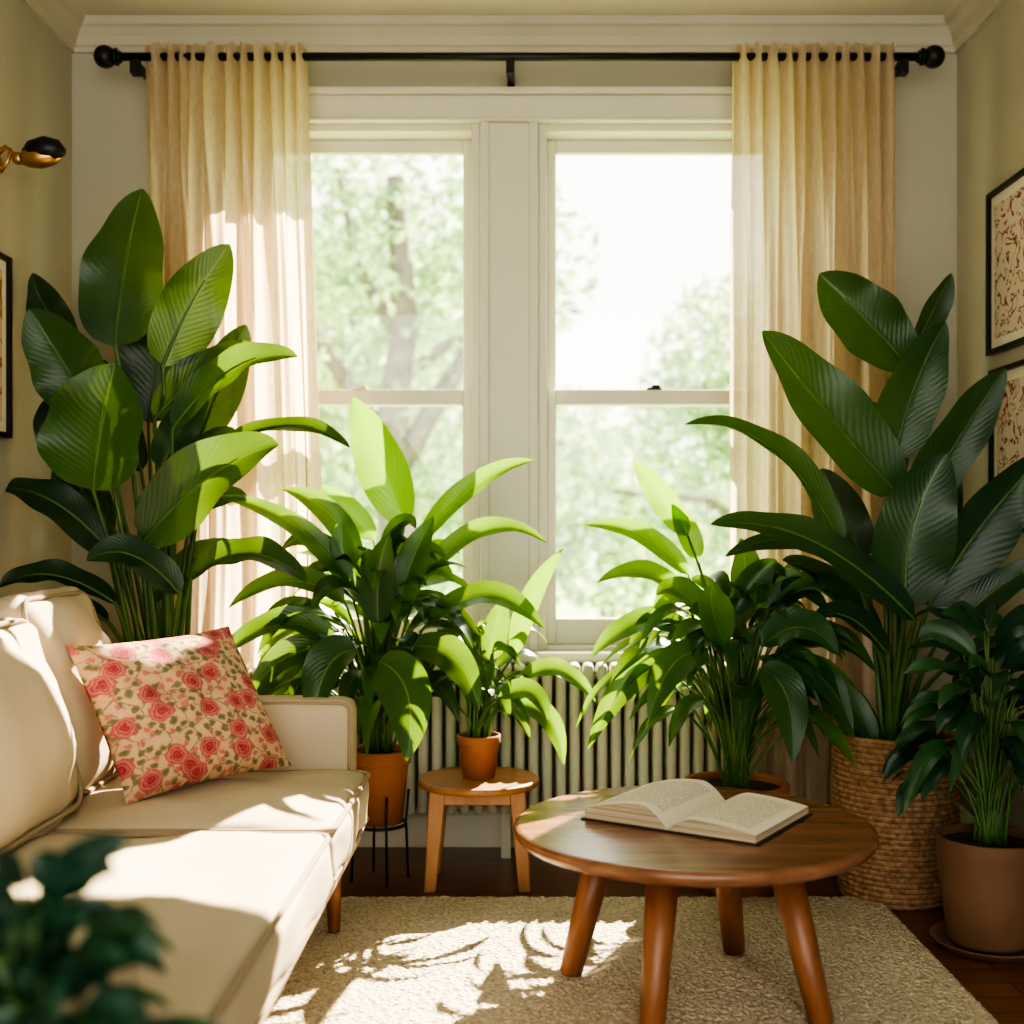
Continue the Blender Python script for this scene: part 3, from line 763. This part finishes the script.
# ------------------------------------------------------------------ wall sconce
zc=2.06
e=empty("wall_sconce",(XL,3.30,zc))
g=G(); g.tube([(XL,3.30,zc-.01),(XL+.014,3.30,zc-.01),(XL+.02,3.30,zc-.01)],[.045,.045,.03],24)
g.tube([(XL+.01,3.30,zc-.01),(XL+.045,3.30,zc+.02),(XL+.065,3.30,zc+.0),(XL+.085,3.30,zc-.01)],.007,8)
g.soft((XL+.08,3.30,zc-.012),(.018,.018,.018),.016,n=6)
g.soft((XL+.02,3.30,zc-.03),(.016,.016,.02),.015,n=6)
g.tube([(XL+.03,3.30,zc-.05),(XL+.05,3.30,zc-.02),(XL+.06,3.30,zc+.015)],.005,8)
g.tube([(XL+.085,3.30,zc-.014),(XL+.105,3.298,zc-.012),(XL+.14,3.297,zc-.009),(XL+.175,3.297,zc-.006),(XL+.195,3.298,zc-.002)],[.014,.026,.032,.025,.012],24)
g.out("arm",BRASS,e)
g=G(); g.tube([(XL+.098,3.297,zc+.000),(XL+.118,3.294,zc+.008),(XL+.155,3.292,zc+.012),(XL+.19,3.292,zc+.008),(XL+.210,3.294,zc+.002)],[.014,.027,.034,.028,.008],24)
g.out("shade",BLACK,e)

# ------------------------------------------------------------------ framed pictures
def artmat(name,bg,ink,sc):
    m,nt,b=mat(name,bg,.8)
    v=coords(nt,(1,1,1)); n=N(nt,'ShaderNodeTexNoise',Scale=sc,Detail=3.5,Distortion=.8); nt.links.new(v,n.inputs['Vector'])
    fr=mth(nt,'ABSOLUTE',mth(nt,'SUBTRACT',mth(nt,'FRACT',mth(nt,'MULTIPLY',n.outputs[0],6.)),.5))
    nt.links.new(ramp(nt,fr,[(.06,ink),(.16,bg)]),b.inputs['Base Color']); return m
ART1=artmat("botanical_print",(.62,.55,.45),(.22,.05,.05),13)
ART2=artmat("landscape_print",(.60,.45,.28),(.32,.14,.05),4)
MATB,_,_=mat("picture_mat",(.72,.68,.58),.8)
def picture(side,y0,y1,z0,z1,art,fw=.014,mw=.03):
    sx_=1 if side=='R' else -1; X=XR if side=='R' else XL
    def q(d0,d1): return (min(X-sx_*d0,X-sx_*d1),max(X-sx_*d0,X-sx_*d1))
    e=empty("framed_picture",(X,(y0+y1)/2,(z0+z1)/2))
    a=q(.001,.022)
    boxobj("frame",BLACK,(*a,y0,y0+fw,z0,z1),(*a,y1-fw,y1,z0,z1),(*a,y0+fw,y1-fw,z0,z0+fw),(*a,y0+fw,y1-fw,z1-fw,z1),parent=e)
    boxobj("mat_board",MATB,(*q(.001,.010),y0+fw,y1-fw,z0+fw,z1-fw),parent=e)
    boxobj("print",art,(*q(.010,.012),y0+fw+mw,y1-fw-mw,z0+fw+mw,z1-fw-mw),parent=e)
picture('R',3.16,3.60,1.548,2.03,ART1)
picture('R',3.16,3.58,1.02,1.50,ART1)
picture('L',3.00,3.395,1.285,1.795,ART2)

# ------------------------------------------------------------------ outdoors
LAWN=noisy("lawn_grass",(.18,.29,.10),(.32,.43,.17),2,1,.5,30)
boxobj("lawn",LAWN,(-40,40,4.3,70,-.9,-.8))
BARK=noisy("tree_bark",(.14,.125,.10),(.23,.205,.165),8,.9,.6,20,bd=.03)
FOL=leafmat("tree_foliage",(.17,.31,.18),(.28,.42,.23),(.44,.57,.30),(.62,.82,.42),.5,3,.7)  # outdoor haze is put into the colour: greens paler than real leaves
def tree(name,base,pts_br,blobs,leafsize,count,seed,thr=-.12):
    rs=random.Random(seed); e=empty(name,base); g=G()
    for pts,r0,r1 in pts_br:
        n=len(pts); g.tube([V(base)+V(p) for p in pts],[r0+(r1-r0)*i/(n-1) for i in range(n)],8)
    g.out("trunk",BARK,e)
    g=G()
    for (c,R) in blobs:
        c=V(base)+V(c)
        for i in range(int(count*R*R)):
            d=V((rs.gauss(0,1),rs.gauss(0,1),rs.gauss(0,1))).normalized()*R*rs.random()**.4
            if noise.noise((c+d)*1.6)<thr: continue
            p=c+d; u=V((rs.gauss(0,1),rs.gauss(0,1),rs.gauss(0,1))).normalized(); w=u.orthogonal().normalized(); s_=leafsize*rs.uniform(.6,1.3)
            if p.z<-.6: continue
            g.add([p-u*s_,p+w*s_*.5,p+u*s_,p-w*s_*.5],[(0,1,2,3)],[(0,0),(.5,1),(1,0),(.5,-1)],rs.random())
    g.out("foliage",FOL,e,False,True)
tree("shade_tree",(-1.35,12.5,-.799),
 [([(0,0,0),(.05,0,1.5),(-.05,0,2.8),(.1,0,4.0),(0,0,5.5)],.26,.10),
  ([(0,0,2.4),(.5,.1,3.3),(1.1,.2,4.2),(1.7,.3,4.8)],.13,.05),
  ([(-.03,0,2.6),(-.6,0,3.5),(-1.2,.1,4.4)],.13,.05),
  ([(.05,0,3.4),(.6,0,3.8),(1.2,-.1,3.9)],.08,.03),([(.05,0,3.8),(-.4,0,4.6),(-.6,0,5.6)],.08,.03)],
 [((0,.4,5.2),1.6),((-1.3,.4,4.4),1.4),((1.1,.6,4.8),1.1),((.2,.8,3.3),1.1),((-1.2,.6,2.6),1.1),((1.0,.9,2.3),.9),((.3,.9,1.8),.95)],.10,900,3,-.06)
tree("shade_tree",(3.3,15,-.799),
 [([(0,0,0),(-.1,0,1.5),(0,0,3.4)],.16,.06),([(-.1,0,1.6),(-1.0,0,2.2),(-2.2,0,2.3)],.09,.03),([(0,0,1.9),(-.7,0,3.0)],.07,.03)],
 [((-.7,0,3.9),1.1),((.3,0,2.9),1.3),((-1.2,0,3.2),.9),((-1.4,0,1.8),.7)],.10,1500,8,-.2)
tree("garden_hedge",(0,22,-.799),
 [([(-3,0,0),(-3,0,1.5)],.1,.05),([(3,0,0),(3,0,1.5)],.1,.05)],
 [((-5,0,1.95),1.9),((-2.6,.5,1.95),1.9),((-.4,0,1.75),1.7),((1.8,.3,1.85),1.8),((4.2,0,2.05),2.0),((-4,3,4.2),2.2),((-2,3,5.2),2.0),((-3.2,3,7),2),((.9,2,3.4),1.3)],.14,650,11,-.3)

# ------------------------------------------------------------------ light
W=D.worlds.new("World"); S.world=W; W.use_nodes=True; nt=W.node_tree
bg=nt.nodes['Background']; bg.inputs[0].default_value=(1,.955,.855,1); bg.inputs[1].default_value=3.8
sd=V((-.5,-1,-.9)).normalized()
l=D.lights.new("sun",'SUN'); l.energy=35; l.angle=math.radians(.6); l.color=(1,.86,.64)
so=D.objects.new("sun",l); so.rotation_euler=sd.to_track_quat('-Z','Y').to_euler(); so.location=(3,10,8); link(so)

# ------------------------------------------------------------------ camera
c=D.cameras.new("camera"); c.sensor_width=36; c.lens=1200/1024*36; c.shift_x=-13/1024; c.shift_y=18/1024
c.dof.use_dof=True; c.dof.focus_distance=3.0; c.dof.aperture_fstop=2.0
co=D.objects.new("camera",c); co.location=(0,0,HC); co.rotation_euler=(math.pi/2,0,0); link(co); S.camera=co
S.view_settings.view_transform='AgX'; S.view_settings.look='AgX - High Contrast'; S.view_settings.exposure=.22
